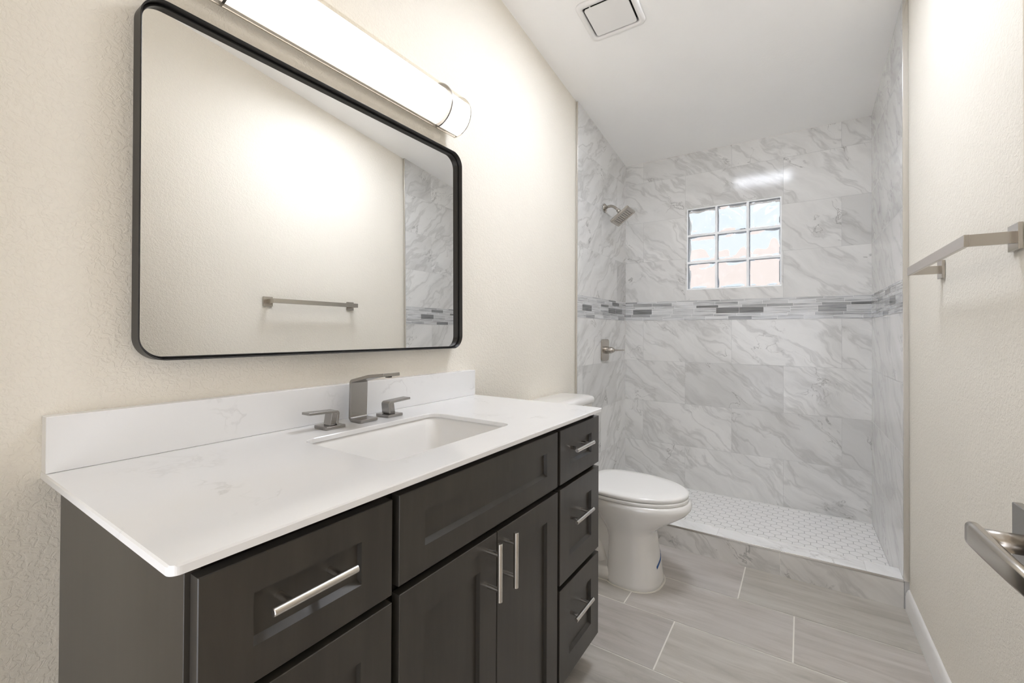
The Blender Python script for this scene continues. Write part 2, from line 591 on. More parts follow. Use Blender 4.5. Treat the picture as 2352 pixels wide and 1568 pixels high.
# left painted wall, tile cladding in the shower
YE = -0.888                                              # front edge of the tile on the left
bm = bmesh.new()
ys = (-5.0, 0.16)
v = [bm.verts.new(p) for p in ((-0.012, ys[0], 0), (-0.012, ys[1], 0), (-0.012, ys[1], ceil_z(ys[1])), (-0.012, ys[0], ceil_z(ys[0])),
                               (-0.13, ys[0], 0), (-0.13, ys[1], 0), (-0.13, ys[1], ceil_z(ys[1])), (-0.13, ys[0], ceil_z(ys[0])))]
for idx in ((0, 1, 2, 3), (7, 6, 5, 4), (0, 4, 5, 1), (1, 5, 6, 2), (2, 6, 7, 3), (3, 7, 4, 0)):
    bm.faces.new([v[i] for i in idx])
wl = struct('wall_left', bm, M['paint'], 'cream textured wall on the left behind vanity and mirror', 'wall')
tiled_wall('tile_cladding', (0, 0, 0), (0, -1, 0), (1, 0, 0), -YE,
           lambda k: per(0.195 if k % 2 == 0 else 0.50), (), (-CS*-1*-1 if False else CS, 1, CZ0+0.002), ZP-0.01, wl)
bm = bx(-0.0115, -0.0002, YE, -0.0005, 0.0, 2.462)
obj('backer_board', bm, M['tgrout'], wl)

# right painted wall (very slightly out of parallel), tile cladding
RA = Vector((1.505, 0, 0))
RB = Vector((1.5168, -0.9, 0))
RU = (RB-RA).normalized()
RN = Vector((RU.y, -RU.x, 0))
if RN.x > 0:
    RN = -RN


def rx(y):                                              # painted wall face on the right
    return 1.522 + 0.0125*(-y)


bm = bmesh.new()
ys = (-5.0, 0.16)
v = []
for dx in (0, 0.12):
    for (yy, zz) in ((ys[0], 0), (ys[1], 0), (ys[1], ceil_z(ys[1])), (ys[0], ceil_z(ys[0]))):
        v.append(bm.verts.new((rx(yy)+dx, yy, zz)))
for idx in ((0, 1, 2, 3), (7, 6, 5, 4), (0, 4, 5, 1), (1, 5, 6, 2), (2, 6, 7, 3), (3, 7, 4, 0)):
    bm.faces.new([v[i] for i in idx])
wr = struct('wall_right', bm, M['paint'], 'cream textured wall on the right with the towel bar', 'wall')
RL = (RB-RA).length
tiled_wall('tile_cladding', RA, RU, RN, RL, lambda k: per(0.30 if k % 2 == 0 else 0.605),
           (), (CS, 1, CZ0+0.002), ZP-0.01, wr)
bm = bmesh.new()
lo = [(1.5053, 0), (1.5171, -0.8995), (rx(-0.8995)+0.002, -0.8995), (rx(0)+0.002, 0)]
loft(bm, [[(x, y, 0.0) for x, y in lo], [(x, y, 2.46) for x, y in lo]])
obj('backer_board', bm, M['tgrout'], wr)

# metal edge trims of the tile
bm = bx(-0.012, 0.0022, YE-0.0035, YE+0.0005, 0.121, ceil_z(YE)-0.001)
tag(obj('trim_1', bm, M['trim'], bevel=0.001), 'slim metal edge strip ending the shower tile on the left wall', 'trim', kind='structure')
bm = bx(1.5135, rx(-0.9)+0.0005, -0.9035, -0.8985, 0.118, ceil_z(-0.9)-0.001)
tag(obj('trim_2', bm, M['trim'], bevel=0.001), 'slim metal edge strip ending the shower tile on the right wall', 'trim', kind='structure')

# ceiling with the fan opening and the skylight opening
SX0, SX1, SY0, SY1 = 0.572, 1.084, -1.880, -1.410
VX, VYC, VW, VH = 0.405, -1.395, 0.222, 0.194
bm = bmesh.new()


def cq(x0, x1, y0, y1):
    a = [(x0, y0), (x1, y0), (x1, y1), (x0, y1)]
    lo = [bm.verts.new((x, y, ceil_z(y))) for x, y in a]
    hi = [bm.verts.new((x, y, ceil_z(y)+0.12)) for x, y in a]
    bm.faces.new(list(reversed(lo)))
    bm.faces.new(hi)
    for i in range(4):
        j = (i+1) % 4
        bm.faces.new((lo[i], lo[j], hi[j], hi[i]))


for q in ((-0.13, VX-VW/2, -5.0, 0.16), (VX+VW/2, SX0, -5.0, 0.16), (VX-VW/2, VX+VW/2, -5.0, VYC-VH/2), (VX-VW/2, VX+VW/2, VYC+VH/2, 0.16),
          (SX1, 1.72, -5.0, 0.16), (SX0, SX1, -5.0, SY0), (SX0, SX1, SY1, 0.16)):
    cq(*q)
struct('ceiling', bm, M['ceil'], 'white sloped ceiling rising toward the front of the room', 'ceiling')

# unseen front: jambs of an opening widened for the fill, end wall added against sun
bm = bmesh.new()
box(bm, -0.012, 0.22, -3.58, -3.46, 0, 2.95)
box(bm, -0.13, 1.70, -5.10, -5.0, 0, 3.17)
box(bm, 1.43, 1.57, -3.58, -3.46, 0, 2.95)
struct('wall_front', bm, M['paint'], 'unseen cream jambs and added end wall around the fill light behind the viewer', 'wall')

# floor: porcelain planks in a third-offset bond
T = Tiler((0, 0, 0), (1, 0, 0), (0, 1, 0), (0, 0, 1), 0.0012)
T.poly([(-0.012, -5.0), (1.6, -5.0), (1.6, -0.88), (-0.012, -0.88)], 1, lift=0)
yl = [-0.88, -1.2165]+[-1.2165-0.3073*i for i in range(1, 13)]
js = [0.923, 1.130, 0.730]
for r, (a, b) in enumerate(zip(yl[:-1], yl[1:])):
    st = js[r % 3]
    xs = [x for x in per(st) if -0.012 < x < 1.6]
    xs = [-0.012]+xs+[1.6]
    for p, q in zip(xs[:-1], xs[1:]):
        tn = random.uniform(0.94, 1.05)
        T.rect(p, q, b, a, 0.005, off=rnd_uv(), tone=(tn, tn*random.uniform(0.99, 1.01), tn*random.uniform(0.985, 1.02)))
fl = struct('floor', T.bm, [M['floor'], M['dgrout']], 'taupe wood-look porcelain plank floor with pale grout', 'floor', keep=True)

# shower floor: white hexagons
T = Tiler((0, 0, 0), (1, 0, 0), (0, 1, 0), (0, 0, 1), 0.0008)
PY0 = -0.788
T.poly([(0, PY0), (1.516, PY0), (1.507, 0.0), (0, 0.0)], 1, lift=ZP)
px, R = 0.0548, 0.0548/math.sqrt(3)
rh = R-0.0011/math.cos(PI/6)
row = 0
y = 0.01
while y > PY0-0.06:
    x = (0.0 if row % 2 == 0 else px/2)-0.01
    while x < 1.56:
        pl = [(x+rh*math.cos(PI/6+PI/3*k), y+rh*math.sin(PI/6+PI/3*k)) for k in range(6)]
        for cl in ((0, 1, -0.0015), (0, -1, -(PY0+0.0015)), (-1, 0, -0.0015), (1, 0.012, 1.5035)):
            pl = clip_poly(pl, *cl)
        tn = random.uniform(0.97, 1.03)
        if len(pl) >= 3:
            T.poly(pl, 0, lift=ZP+0.0009)
        x += px
    y -= 1.5*R
    row += 1
obj('shower_floor', T.bm, [M['hex'], M['hgrout']], fl, keep=True)

# shower curb
CF, CI, CT = -0.9, -0.787, 0.121
cb = thing('shower_curb', 'low marble-tiled shower curb with thin metal edge along the floor', 'curb', (0.75, -0.84, 0))


def off(bmv, dx, dy, dz):
    bmesh.ops.translate(bmv, verts=bmv.verts, vec=(dx, dy, dz))
    return bmv


bm = bx(0.0, 1.5145, CF+0.008, CI-0.001, 0.0, CT-0.009)
obj('curb_core', off(bm, -0.75, 0.84, 0), M['tgrout'], cb)
T = Tiler((-0.75, 0.84, CT), (1, 0, 0), (0, 1, 0), (0, 0, 1), 0.0)
for a, b in ((0.0, 0.30), (0.30, 0.79), (0.79, 1.392), (1.392, 1.5155)):
    T.rect(a, b, CF+0.001, CI, 0.0014, off=rnd_uv(), tone=(1, 1, 1))
T.poly([(0.0, CF+0.002), (1.515, CF+0.002), (1.515, CI), (0.0, CI)], 1, lift=-0.0008)
T.o = Vector((-0.75, CI+0.84, 0)); T.U, T.V, T.N = Vector((1, 0, 0)), Vector((0, 0, 1)), Vector((0, 1, 0))
T.rect(0.0, 1.5145, ZP, CT, 0.0, off=rnd_uv(), tone=(1, 1, 1))
obj('curb_top', T.bm, [M['curbm'], M['tgrout']], cb, keep=True)
T = Tiler((-0.75, CF+0.84, 0), (1, 0, 0), (0, 0, 1), (0, -1, 0), 0.0)
for a, b in ((0.0, 0.458), (0.458, 1.068), (1.068, 1.5165)):
    tn = random.uniform(0.92, 0.97)
    T.rect(a, b, 0.0, CT-0.009, 0.0016, off=rnd_uv(), tone=(tn*0.92, tn*0.90, tn*0.87))
T.poly([(0, 0), (1.516, 0), (1.516, CT-0.009), (0, CT-0.009)], 1, lift=-0.0009)
obj('curb_face', T.bm, [M['marble'], M['dgrout']], cb, keep=True)
bm = bx(0.001, 1.515, CF-0.001, CF+0.003, CT-0.009, CT+0.0006)
obj('edge_strip', off(bm, -0.75, 0.84, 0), M['trim'], cb, bevel=0.0007)


# baseboards
def baseboard(name, pts, side, label):
    prof = [(0, 0), (0.014, 0), (0.014, 0.058), (0.0125, 0.064), (0.0125, 0.071), (0.009, 0.079), (0.0075, 0.083), (0.004, 0.088), (0, 0.09)]
    bm = bmesh.new()
    loft(bm, [[(x+side*d, y, z) for d, z in prof] for x, y in pts])
    return tag(obj(name, bm, M['base'], bevel=0.0012), label, 'baseboard', kind='structure')


baseboard('baseboard_right', [(rx(-0.9045)-0.0002, -0.9045), (rx(-3.46)-0.0002, -3.46)], -1, 'white moulded baseboard along the right wall')
baseboard('baseboard_left', [(-0.0118, -1.885), (-0.0118, -0.893)], 1, 'white moulded baseboard on the left wall behind the toilet')

# ------------------------------------------------------------------ glass block window
win = thing('window_1', 'nine wavy glass blocks set in the shower wall, three by three', 'window', (0.751, 0.045, WZ0), kind='structure')
S = (WX1-WX0)/3
GAP = 0.002


def block_mesh(seed):
    rr = random.Random(seed)
    
    bm = bmesh.new()
    n = 30
    hw = S/2-GAP/2
    ph = [(rr.uniform(9, 34), rr.uniform(9, 34), rr.uniform(0, 6.28), rr.uniform(-1, 1)) for _ in range(7)]

    def wob(u, v, k):
        a = 0
        for (fx, fy, p0, s) in ph:
            a += math.sin(u*fx*1.6+v*fy*1.6*s+p0+k*2.1)
        e = min(1.0, max(0.0, (hw-0.014-max(abs(u), abs(v)))/0.010))
        return a*0.0021*e
    for side in (-1, 1):
        vs = []
        for j in range(n+1):
            row = []
            for i in range(n+1):
                u, v = -hw+2*hw*i/n, -hw+2*hw*j/n
                e = hw-max(abs(u), abs(v))
                rim = 0.0 if e < 0.006 else (-0.004*min(1, (e-0.006)/0.006) if e < 0.012 else -0.004+0.003*min(1, (e-0.012)/0.008))
                yy = side*(0.0385+rim)+wob(u, v, side)*1.0
                row.append(bm.verts.new((u, yy, v)))
            vs.append(row)
        for j in range(n):
            for i in range(n):
                bm.faces.new((vs[j][i], vs[j][i+1], vs[j+1][i+1], vs[j+1][i]))
        if side == -1:
            A = vs
        else:
            Bv = vs
    edge = lambda q: [q[0][i] for i in range(n)] + [q[j][n] for j in range(n)] + [q[n][i] for i in range(n, 0, -1)] + [q[j][0] for j in range(n, 0, -1)]
    ea, eb = edge(A), edge(Bv)
    for i in range(len(ea)):
        j = (i+1) % len(ea)
        bm.faces.new((ea[i], ea[j], eb[j], eb[i])).material_index = 1
    return bm


for j in range(3):
    for i in range(3):
        o = obj('glass_block', block_mesh(11+3*j+i), [M['glass'], M['edge']], win, smooth=True)
        o.location = (-S+S*i, 0, S/2+S*j)
        md = o.modifiers.new('es', 'EDGE_SPLIT')
        md.split_angle = math.radians(50)
a = 1.5*S
for side, nm in ((-1, 'joint_grid'), (1, 'outer_joint_grid')):
    bm = bmesh.new()
    jw = 0.0075
    y0, y1 = sorted((side*0.0345, side*0.0412))
    for k in range(4):
        c = -a+S*k
        lo, hi = max(c-jw, -a-0.001), min(c+jw, a+0.001)
        box(bm, lo, hi, y0, y1, 0.0, 3*S)
        for kk in range(3):
            x0, x1 = -a+S*kk+jw, -a+S*kk+S-jw
            zz = S*k
            box(bm, x0, x1, y0, y1, max(zz-jw, -0.001), min(zz+jw, 3*S+0.001))
    obj(nm, bm, M['joint'], win)
# what lies outside: the neighbour's stucco garden wall and gravel
bm = bx(-6, 8, 4.0, 4.3, -0.2, 2.42)
tag(obj('garden_wall', bm, M['stucco'], bevel=0.02), 'pinkish wall outdoors seen blurred through the glass blocks', 'wall', kind='structure')
bm = bx(-6, 8, 0.3, 4.0, -0.25, -0.2)
tag(obj('yard_ground', bm, M['ground']), 'pale ground outside the glass block window', 'ground', kind='structure')

# ------------------------------------------------------------------ vanity
VY0, VY1 = -3.1414, -1.904
XF = 0.562                                              # front of doors and drawers
XC = 0.541                                              # front of the carcass
van = thing('vanity_cabinet', 'dark espresso vanity cabinet with shaker doors and drawers under white top', 'cabinet', (0.27, -2.523, 0))


def vloc(bm):
    return off(bm, -0.27, 2.523, 0)


bm = bmesh.new()
for y0 in (VY0, VY1-0.018):
    pf_ = [(-0.011, 0), (0.475, 0), (0.475, 0.10), (XC, 0.10), (XC, 0.8855), (-0.011, 0.8855)]
    loft(bm, [[(a, y0, b) for a, b in pf_], [(a, y0+0.018, b) for a, b in pf_]])
box(bm, -0.011, 0.006, VY0+0.018, VY1-0.018, 0.10, 0.8855)
box(bm, 0.006, XC-0.02, VY0+0.018, VY1-0.018, 0.10, 0.118)
obj('carcass', vloc(bm), M['wood'], van, bevel=0.001)
bm = bmesh.new()
for y0, y1 in ((VY0+0.0005, VY0+0.04), (-2.852, -2.807), (-2.234, -2.196), (VY1-0.04, VY1-0.0005)):
    box(bm, XC-0.036, XC-0.016, y0, y1, 0.101, 0.885)
for z0, z1 in ((0.101, 0.13), (0.67, 0.725), (0.848, 0.885)):
    box(bm, XC-0.0355, XC-0.0164, VY0+0.02, VY1-0.02, z0, z1)
box(bm, XC-0.0355, XC-0.0168, -2.21, VY1-0.02, 0.385, 0.42)
obj('face_frame', vloc(bm), M['wood'], van)
bm = bx(0.46, 0.475, VY0+0.0185, VY1-0.0185, 0.0, 0.10)
obj('toe_kick', vloc(bm), M['wood'], van)


def shaker(y0, y1, z0, z1, stile, rail):
    """one front: four-sided frame around a recessed flat panel (origin on the thing's base)"""
    bm = bmesh.new()
    xb, xf, xp = XC+0.001, XF, XF-0.0095

    def ring(x, y0, y1, z0, z1):
        return [(x, y0, z0), (x, y1, z0), (x, y1, z1), (x, y0, z1)]
    a, b, c, d = y0+stile, y1-stile, z0+rail, z1-rail
    s = 0.0011
    rings = [ring(xb, y0, y1, z0, z1), ring(xf-s, y0, y1, z0, z1), ring(xf, y0+s, y1-s, z0+s, z1-s),
             ring(xf, a, b, c, d), ring(xp, a+0.0015, b-0.0015, c+0.0075, d-0.0015)]
    loft(bm, rings)
    return vloc(bm)


def pull_mesh(l=0.13, sp=0.078):
    bm = bmesh.new()
    r = 0.0061
    lathe(bm, (0.032, -l/2, 0), (0, 1, 0), [(0, r-0.0008), (0.0008, r), (l-0.0008, r), (l, r-0.0008)], 24)
    return bm


def post_mesh(dy):
    bm = bmesh.new()
    cyl(bm, (0, dy, 0), (0.0305, dy, 0), 0.0055, n=20)
    return bm


pull0 = obj('handle', pull_mesh(), M['pull'], smooth=True)
post0 = [obj('post', post_mesh(d), M['pull'], smooth=True) for d in (-0.039, 0.039)]
for o in [pull0]+post0:
    md = o.modifiers.new('es', 'EDGE_SPLIT')
    md.split_angle = math.radians(40)
used = [False]


def add_pull(parent, y, z, vert=False, recess=0.0):
    h = pull0 if not used[0] else pull0.copy()
    if used[0]:
        COL.objects.link(h)
    h.parent = parent
    h.location = (XF-recess-0.27, y+2.523, z)
    if vert:
        h.rotation_euler = (PI/2, 0, 0)
    used[0] = True
    return h


# fuse bar and posts: a handle is one small cast piece, sub-part of its drawer or door
bmh = bmesh.new()
for o in [pull0]+post0:
    bmh.from_mesh(o.data)
bmh.to_mesh(pull0.data)
bmh.free()
for p in pull0.data.polygons:
    p.use_smooth = True
for o in post0:
    bpy.data.objects.remove(o)

R0 = 0.0095
dr = obj('drawer', shaker(-3.1350, -2.8395, 0.7005, 0.866, 0.064, 0.048), M['wood'], van)
dr['label'] = 'wide upper left drawer with a bar handle'
add_pull(dr, -2.9935, 0.7935, recess=R0)
pf = obj('false_drawer_front', shaker(-2.8240, -2.2200, 0.7070, 0.868, 0.064, 0.048), M['wood'], van)
pf['label'] = 'long blank front below the sink without a handle'
dd = obj('door', shaker(-3.1350, -2.8395, 0.111, 0.6875, 0.064, 0.063), M['wood'], van)
add_pull(dd, -3.105, 0.6215, True)
d1 = obj('door', shaker(-2.8225, -2.5250, 0.111, 0.6915, 0.064, 0.064), M['wood'], van)
add_pull(d1, -2.5580, 0.6215, True)
d2 = obj('door', shaker(-2.5220, -2.2180, 0.111, 0.6915, 0.064, 0.064), M['wood'], van)
add_pull(d2, -2.4915, 0.6215, True)
for (z0, z1, zh) in ((0.7068, 0.868, 0.7985), (0.410, 0.6925, 0.5795), (0.111, 0.394, 0.2840)):
    o = obj('drawer', shaker(-2.2035, -1.9100, z0, z1, 0.064, 0.048 if z0 > 0.7 else 0.065), M['wood'], van)
    add_pull(o, -2.0720, zh, recess=R0)

# countertop with sink cut-out
CX, CY0, CY1, CZ1, CTH = 0.5776, -3.1684, -1.917, 0.898, 0.0120
SKX0, SKX1, SKY0, SKY1 = 0.163, 0.468, -2.770, -2.320
ct = thing('countertop', 'white quartz vanity top with faint grey veins and sink cut-out', 'countertop', (0.27, -2.54, CZ1))
bm = bmesh.new()
n = 8
hole = [((SKX0+SKX1)/2+a, (SKY0+SKY1)/2+b) for a, b in rrect(SKX1-SKX0, SKY1-SKY0, 0.035, n)]
cor = []
for (cx, cy, a0, r) in ((CX-0.008, CY1-0.008, 0, 0.008), (-0.0115, CY1, PI/2, 0), (-0.0115, CY0, PI, 0), (CX-0.012, CY0+0.012, 1.5*PI, 0.012)):
    cor.append([(cx+r*math.cos(a0+PI/2*i/n), cy+r*math.sin(a0+PI/2*i/n)) for i in range(n+1)] if r else [(cx, cy)]*(n+1))
outer = [p for c_ in cor for p in c_]


def ring2(pts, z):
    return [bm.verts.new((x, y, z)) for x, y in pts]


def inset_pts(pts, d):
    cx, cy = 0.27, -2.54
    return [(min(max(x, -9), CX-d) if x > 0.3 else x, min(max(y, CY0+d), CY1-d)) for x, y in pts]


zb = CZ1-CTH
ot, om, ob = ring2(inset_pts(outer, 0.0022), CZ1), ring2(outer, CZ1-0.0022), ring2(outer, zb)
ob0 = ring2(inset_pts(outer, 0.0015), zb-0.0)
hole_t = [(x, y) for x, y in hole]
grow = lambda d: [((SKX0+SKX1)/2+a, (SKY0+SKY1)/2+b) for a, b in rrect(SKX1-SKX0+2*d, SKY1-SKY0+2*d, 0.035+d, n)]
ht0, ht, hb = ring2(grow(0.0015), CZ1), ring2(hole_t, CZ1-0.0015), ring2(hole_t, zb)
N_ = len(outer)
for i in range(N_):
    j = (i+1) % N_
    for A, B in ((ot, om), (om, ob), (ob, ob0), (ob0, hb), (hb, ht), (ht, ht0), (ht0, ot)):
        try:
            bm.faces.new((A[i], A[j], B[j], B[i]))
        except ValueError:
            pass
bmesh.ops.remove_doubles(bm, verts=bm.verts, dist=1e-6)
bmesh.ops.dissolve_degenerate(bm, edges=bm.edges, dist=1e-6)
obj('slab', off(bm, -0.27, 2.54, -CZ1), M['quartz'], ct)
bm = bx(-0.0115, 0.0195, CY0+0.001, CY1-0.004, CZ1+0.0003, CZ1+0.1033)
tag(obj('backsplash', bm, M['quartz'], bevel=0.0015), 'white quartz backsplash strip standing on the vanity top against the wall', 'backsplash')

# undermount sink
sk = thing('sink', 'white rectangular undermount sink set into the vanity top', 'sink', ((SKX0+SKX1)/2, (SKY0+SKY1)/2, 0.73))
bm = bmesh.new()
w, h = SKX1-SKX0+0.012, SKY1-SKY0+0.012
zt = CZ1-CTH-0.0006-0.73
prof = [(0.03, zt, 0.04), (0.0, zt, 0.040), (-0.004, zt-0.006, 0.04), (-0.012, zt-0.03, 0.045), (-0.022, zt-0.09, 0.05),
        (-0.034, zt-0.125, 0.06), (-0.06, zt-0.140, 0.05), (-0.10, zt-0.1445, 0.03), (-0.26, zt-0.147, 0.015)]
rings = []
for d, z, r in prof:
    rings.append([(a, b, z) for a, b in rrect(w+2*d if w+2*d > 0.05 else 0.05, h+2*d if h+2*d > 0.05 else 0.05, min(r, 0.024 if w+2*d <= 0.06 else r), 8)])
vs = loft(bm, rings, cap=False)
bm.faces.new(vs[-1])
o = obj('basin', bm, M['sink'], sk, smooth=True)
md = o.modifiers.new('solid', 'SOLIDIFY')
md.thickness, md.offset = 0.008, -1
bm = bmesh.new()
lathe(bm, (0, 0, zt-0.1472), (0, 0, 1), [(0, 0.020), (0.001, 0.026), (0.0025, 0.0285), (0.003, 0.024), (0.002, 0.018), (0.0022, 0.004)], 32)
obj('drain', bm, M['faucet'], sk, smooth=True)

# faucet spout: folded flat bar
fc = thing('faucet', 'tall flat-bar faucet spout in brushed metal at the back of the sink', 'faucet', (0.089, -2.535, CZ1))


def ribbon(path, th, y0, y1):
    """a flat bar of thickness th following path (x,z) between y0 and y1"""
    L, Rr = [], []
    P = [Vector((a, b)) for a, b in path]
    for i, p in enumerate(P):
        d0 = (P[i]-P[i-1]).normalized() if i else (P[1]-P[0]).normalized()
        d1 = (P[i+1]-P[i]).normalized() if i < len(P)-1 else d0
        nrm0, nrm1 = Vector((-d0.y, d0.x)), Vector((-d1.y, d1.x))
        nn = (nrm0+nrm1).normalized()
        k = th/2/max(0.3, nn.dot(nrm0))
        L.append(p+nn*k)
        Rr.append(p-nn*k)
    out = L+list(reversed(Rr))
    bm = bmesh.new()
    a = [bm.verts.new((q.x, y0, q.y)) for q in out]
    b = [bm.verts.new((q.x, y1, q.y)) for q in out]
    m_ = len(P)
    for i in range(len(out)):
        j = (i+1) % len(out)
        bm.faces.new((a[i], a[j], b[j], b[i]))
    for i in range(m_-1):
        for s in (a, b):
            bm.faces.new((s[i], s[i+1], s[2*m_-2-i], s[2*m_-1-i]))
    return bm


def arcpath(pts, r, n=5):
    """fillet the inner corners of a polyline"""
    P = [Vector(p) for p in pts]
    out = [P[0]]
    for i in range(1, len(P)-1):
        a, b = (P[i-1]-P[i]).normalized(), (P[i+1]-P[i]).normalized()
        ang = a.angle(b)
        t_ = r/math.tan(ang/2)
        c = P[i]+(a+b).normalized()*(r/math.sin(ang/2))
        s, e = P[i]+a*t_, P[i]+b*t_
        for k in range(n+1):
            q = s.lerp(e, k/n)
            out.append(c+(q-c).normalized()*r)
    out.append(P[-1])
    return [(p.x, p.y) for p in out]


pth = arcpath([(0.029, 0.0052), (-0.0245, 0.0052), (-0.0215, 0.1165), (0.055, 0.1345), (0.121, 0.1420)], 0.008)
obj('spout', ribbon(pth, 0.0092, -0.029, 0.029), M['faucet'], fc, bevel=0.0012)
bm = bmesh.new()
cyl(bm, (0.108, 0, 0.1335), (0.108, 0, 0.1385), 0.009, n=20)
obj('aerator', bm, M['dark'], fc)


def faucet_handle(y, sgn, label, px=0.09):
    t_ = thing('tap', label, 'tap', (px, y, CZ1), group='lever taps beside the faucet')
    bm = bx(-0.0285, 0.0285, -0.0285, 0.0285, 0.0, 0.0085)
    obj('base_plate', bm, M['faucet'], t_, bevel=0.001)
    # stem and lever: folded bar leaning a little, running away from the spout
    pth = arcpath([(-0.012, 0.010), (-0.0155, 0.0435), (0.071, 0.0475)], 0.006)
    bm = ribbon(pth, 0.0065, -0.0165, 0.0165)
    s_ = bmesh.new()
    rings = []
    for z, x0, x1, w_ in ((0.0085, -0.013, 0.010, 0.014), (0.012, -0.014, 0.009, 0.0155), (0.0425, -0.0165, 0.004, 0.0155)):
        rings.append([(x0, -w_, z), (x1, -w_, z), (x1, w_, z), (x0, w_, z)])
    loft(bm, rings)
    M4 = Matrix.Rotation(sgn*PI/2, 4, 'Z')
    bmesh.ops.transform(bm, matrix=M4, verts=bm.verts)
    s_.free()
    obj('lever', bm, M['faucet'], t_, bevel=0.001)
    return t_


faucet_handle(-2.6435, -1, 'flat-lever brushed metal tap left of the faucet spout, pointing left')
faucet_handle(-2.4380, 1, 'flat-lever brushed metal tap right of the faucet spout, pointing toward the toilet')

# ------------------------------------------------------------------ mirror
MX, MYC, MZC = -0.012, -2.532, 1.4785
MW, MH = 1.019, 0.767
mi = thing('mirror', 'large rounded rectangle mirror in deep black frame on the wall above the vanity', 'mirror', (MX, MYC, MZC), (0, math.radians(-0.6), 0))
DEP = 0.043


def frame_ring(prof, name, mat):
    """prof: (inset, height above the wall) all round a rounded rectangle lying in the wall plane"""
    bm = bmesh.new()
    rings = []
    for ins, hh in prof:
        rings.append([(hh, a, b) for a, b in rrect(MW-2*ins, MH-2*ins, max(0.05-ins, 0.004), 14)])
    vs = [[bm.verts.new(p) for p in r] for r in rings]
    n = len(vs[0])
    for a, b in zip(vs, vs[1:]+vs[:1]):
        for i in range(n):
            j = (i+1) % n
            bm.faces.new((a[i], a[j], b[j], b[i]))
    o = obj(name, bm, mat, mi, smooth=True)
    md = o.modifiers.new('es', 'EDGE_SPLIT')
    md.split_angle = math.radians(35)
    return o


frame_ring([(0, 0.004), (0, DEP-0.0008), (0.0008, DEP), (0.0018, DEP), (0.0026, DEP-0.0008), (0.0026, 0.004)], 'outer_frame', M['black'])
frame_ring([(0.0030, 0.005), (0.0030, DEP-0.0185), (0.0038, DEP-0.0180), (0.0070, DEP-0.0180), (0.0078, DEP-0.0188), (0.0078, 0.005)], 'inner_frame', M['black'])
bm = bmesh.new()
rg = [(a, b) for a, b in rrect(MW-0.0140, MH-0.0140, 0.043, 14)]
loft(bm, [[(0.006, a, b) for a, b in rg], [(0.0195, a, b) for a, b in rg]])
obj('mirror_glass', bm, M['mirror'], mi)
bm = bmesh.new()
rg = [(a, b) for a, b in rrect(MW-0.022, MH-0.022, 0.038, 8)]
loft(bm, [[(0.0045, a, b) for a, b in rg], [(0.0058, a, b) for a, b in rg]])
obj('back_panel', bm, M['dark'], mi)

# ------------------------------------------------------------------ vanity light
VLY, VLZ, VLL, VR = -2.530, 2.000, 0.940, 0.079
vl = thing('vanity_light', 'long half-round lit wall lamp with metal bands mounted above the mirror', 'lamp', (-0.012, VLY, VLZ))
bm = bx(0.0005, 0.028, -VLL/2+0.03, VLL/2-0.03, -0.06, 0.06)
obj('canopy', bm, M['acrylic'], vl, bevel=0.002)
bm = bx(0.028, 0.033, -VLL/2, VLL/2, -VR+0.009, VR-0.009)
obj('backplate', bm, M['acrylic'], vl, bevel=0.001)
X0 = 0.033


def dsec(r, y, x0=X0, n=28):
    return [(x0+r*0.985*math.sin(PI*i/n), y, -r*math.cos(PI*i/n)) for i in range(n+1)]


bm = bmesh.new()
rr = VR-0.0105
loft(bm, [dsec(rr, -VLL/2+0.001), dsec(rr, VLL/2-0.001)])
obj('diffuser', bm, M['lamp'], vl, smooth=True).modifiers.new('es', 'EDGE_SPLIT').split_angle = math.radians(40)


def dband(y, wdt, r0, r1, name, mat):
    bm = bmesh.new()
    n = 28
    a, b = dsec(r1, y-wdt/2), dsec(r1, y+wdt/2)
    c_, d_ = dsec(r0, y+wdt/2), dsec(r0, y-wdt/2)
    va, vb, vc, vd = [[bm.verts.new(p) for p in s] for s in (a, b, c_, d_)]
    for i in range(n):
        for p, q in ((va, vb), (vb, vc), (vc, vd), (vd, va)):
            bm.faces.new((p[i], p[i+1], q[i+1], q[i]))
    for i in (0, n):
        bm.faces.new((va[i], vb[i], vc[i], vd[i]))
    obj(name, bm, mat, vl, smooth=True).modifiers.new('es', 'EDGE_SPLIT').split_angle = math.radians(40)


bm = bmesh.new()                                        # thin clear acrylic sleeve around the diffuser
so_, si_ = [dsec(VR, y_) for y_ in (-VLL/2, VLL/2)], [dsec(VR-0.0016, y_) for y_ in (VLL/2, -VLL/2)]
loft(bm, so_+si_+so_[:1], cap=False, closed=False)
obj('clear_sleeve', bm, M['clear'], vl, smooth=True)
for zz in (-VR, VR):
    bm = bx(X0-0.003, X0+0.0006, -VLL/2, VLL/2, zz-0.0012, zz+0.0012)
    obj('edge_rod', bm, M['nickel'], vl)
for yy in (-0.363, 0.363):
    dband(yy, 0.006, VR-0.0095, VR+0.003, 'band', M['faucet'])  # darker metal stands in for the dim room that chrome would reflect
for yy in (-VLL/2-0.002, VLL/2+0.002):
    dband(yy, 0.004, VR-0.016, VR, 'end_ring', M['chrome'])

# ------------------------------------------------------------------ ceiling vent
vt = thing('exhaust_vent', 'square white exhaust fan grille in the ceiling', 'vent', (VX, VYC, ceil_z(VYC)), (math.atan(CS), 0, 0))


def vring(prof, name, mat):
    bm = bmesh.new()
    rings = [[(a, b, z) for a, b in rrect(VW+2*w_, VH+2*w_, r_, 8)] for w_, z, r_ in prof]
    vs = [[bm.verts.new(p) for p in r_] for r_ in rings]
    for a, b in zip(vs, vs[1:]+vs[:1]):
        for i in range(len(a)):
            j = (i+1) % len(a)
            bm.faces.new((a[i], a[j], b[j], b[i]))
    return obj(name, bm, mat, vt, smooth=True)


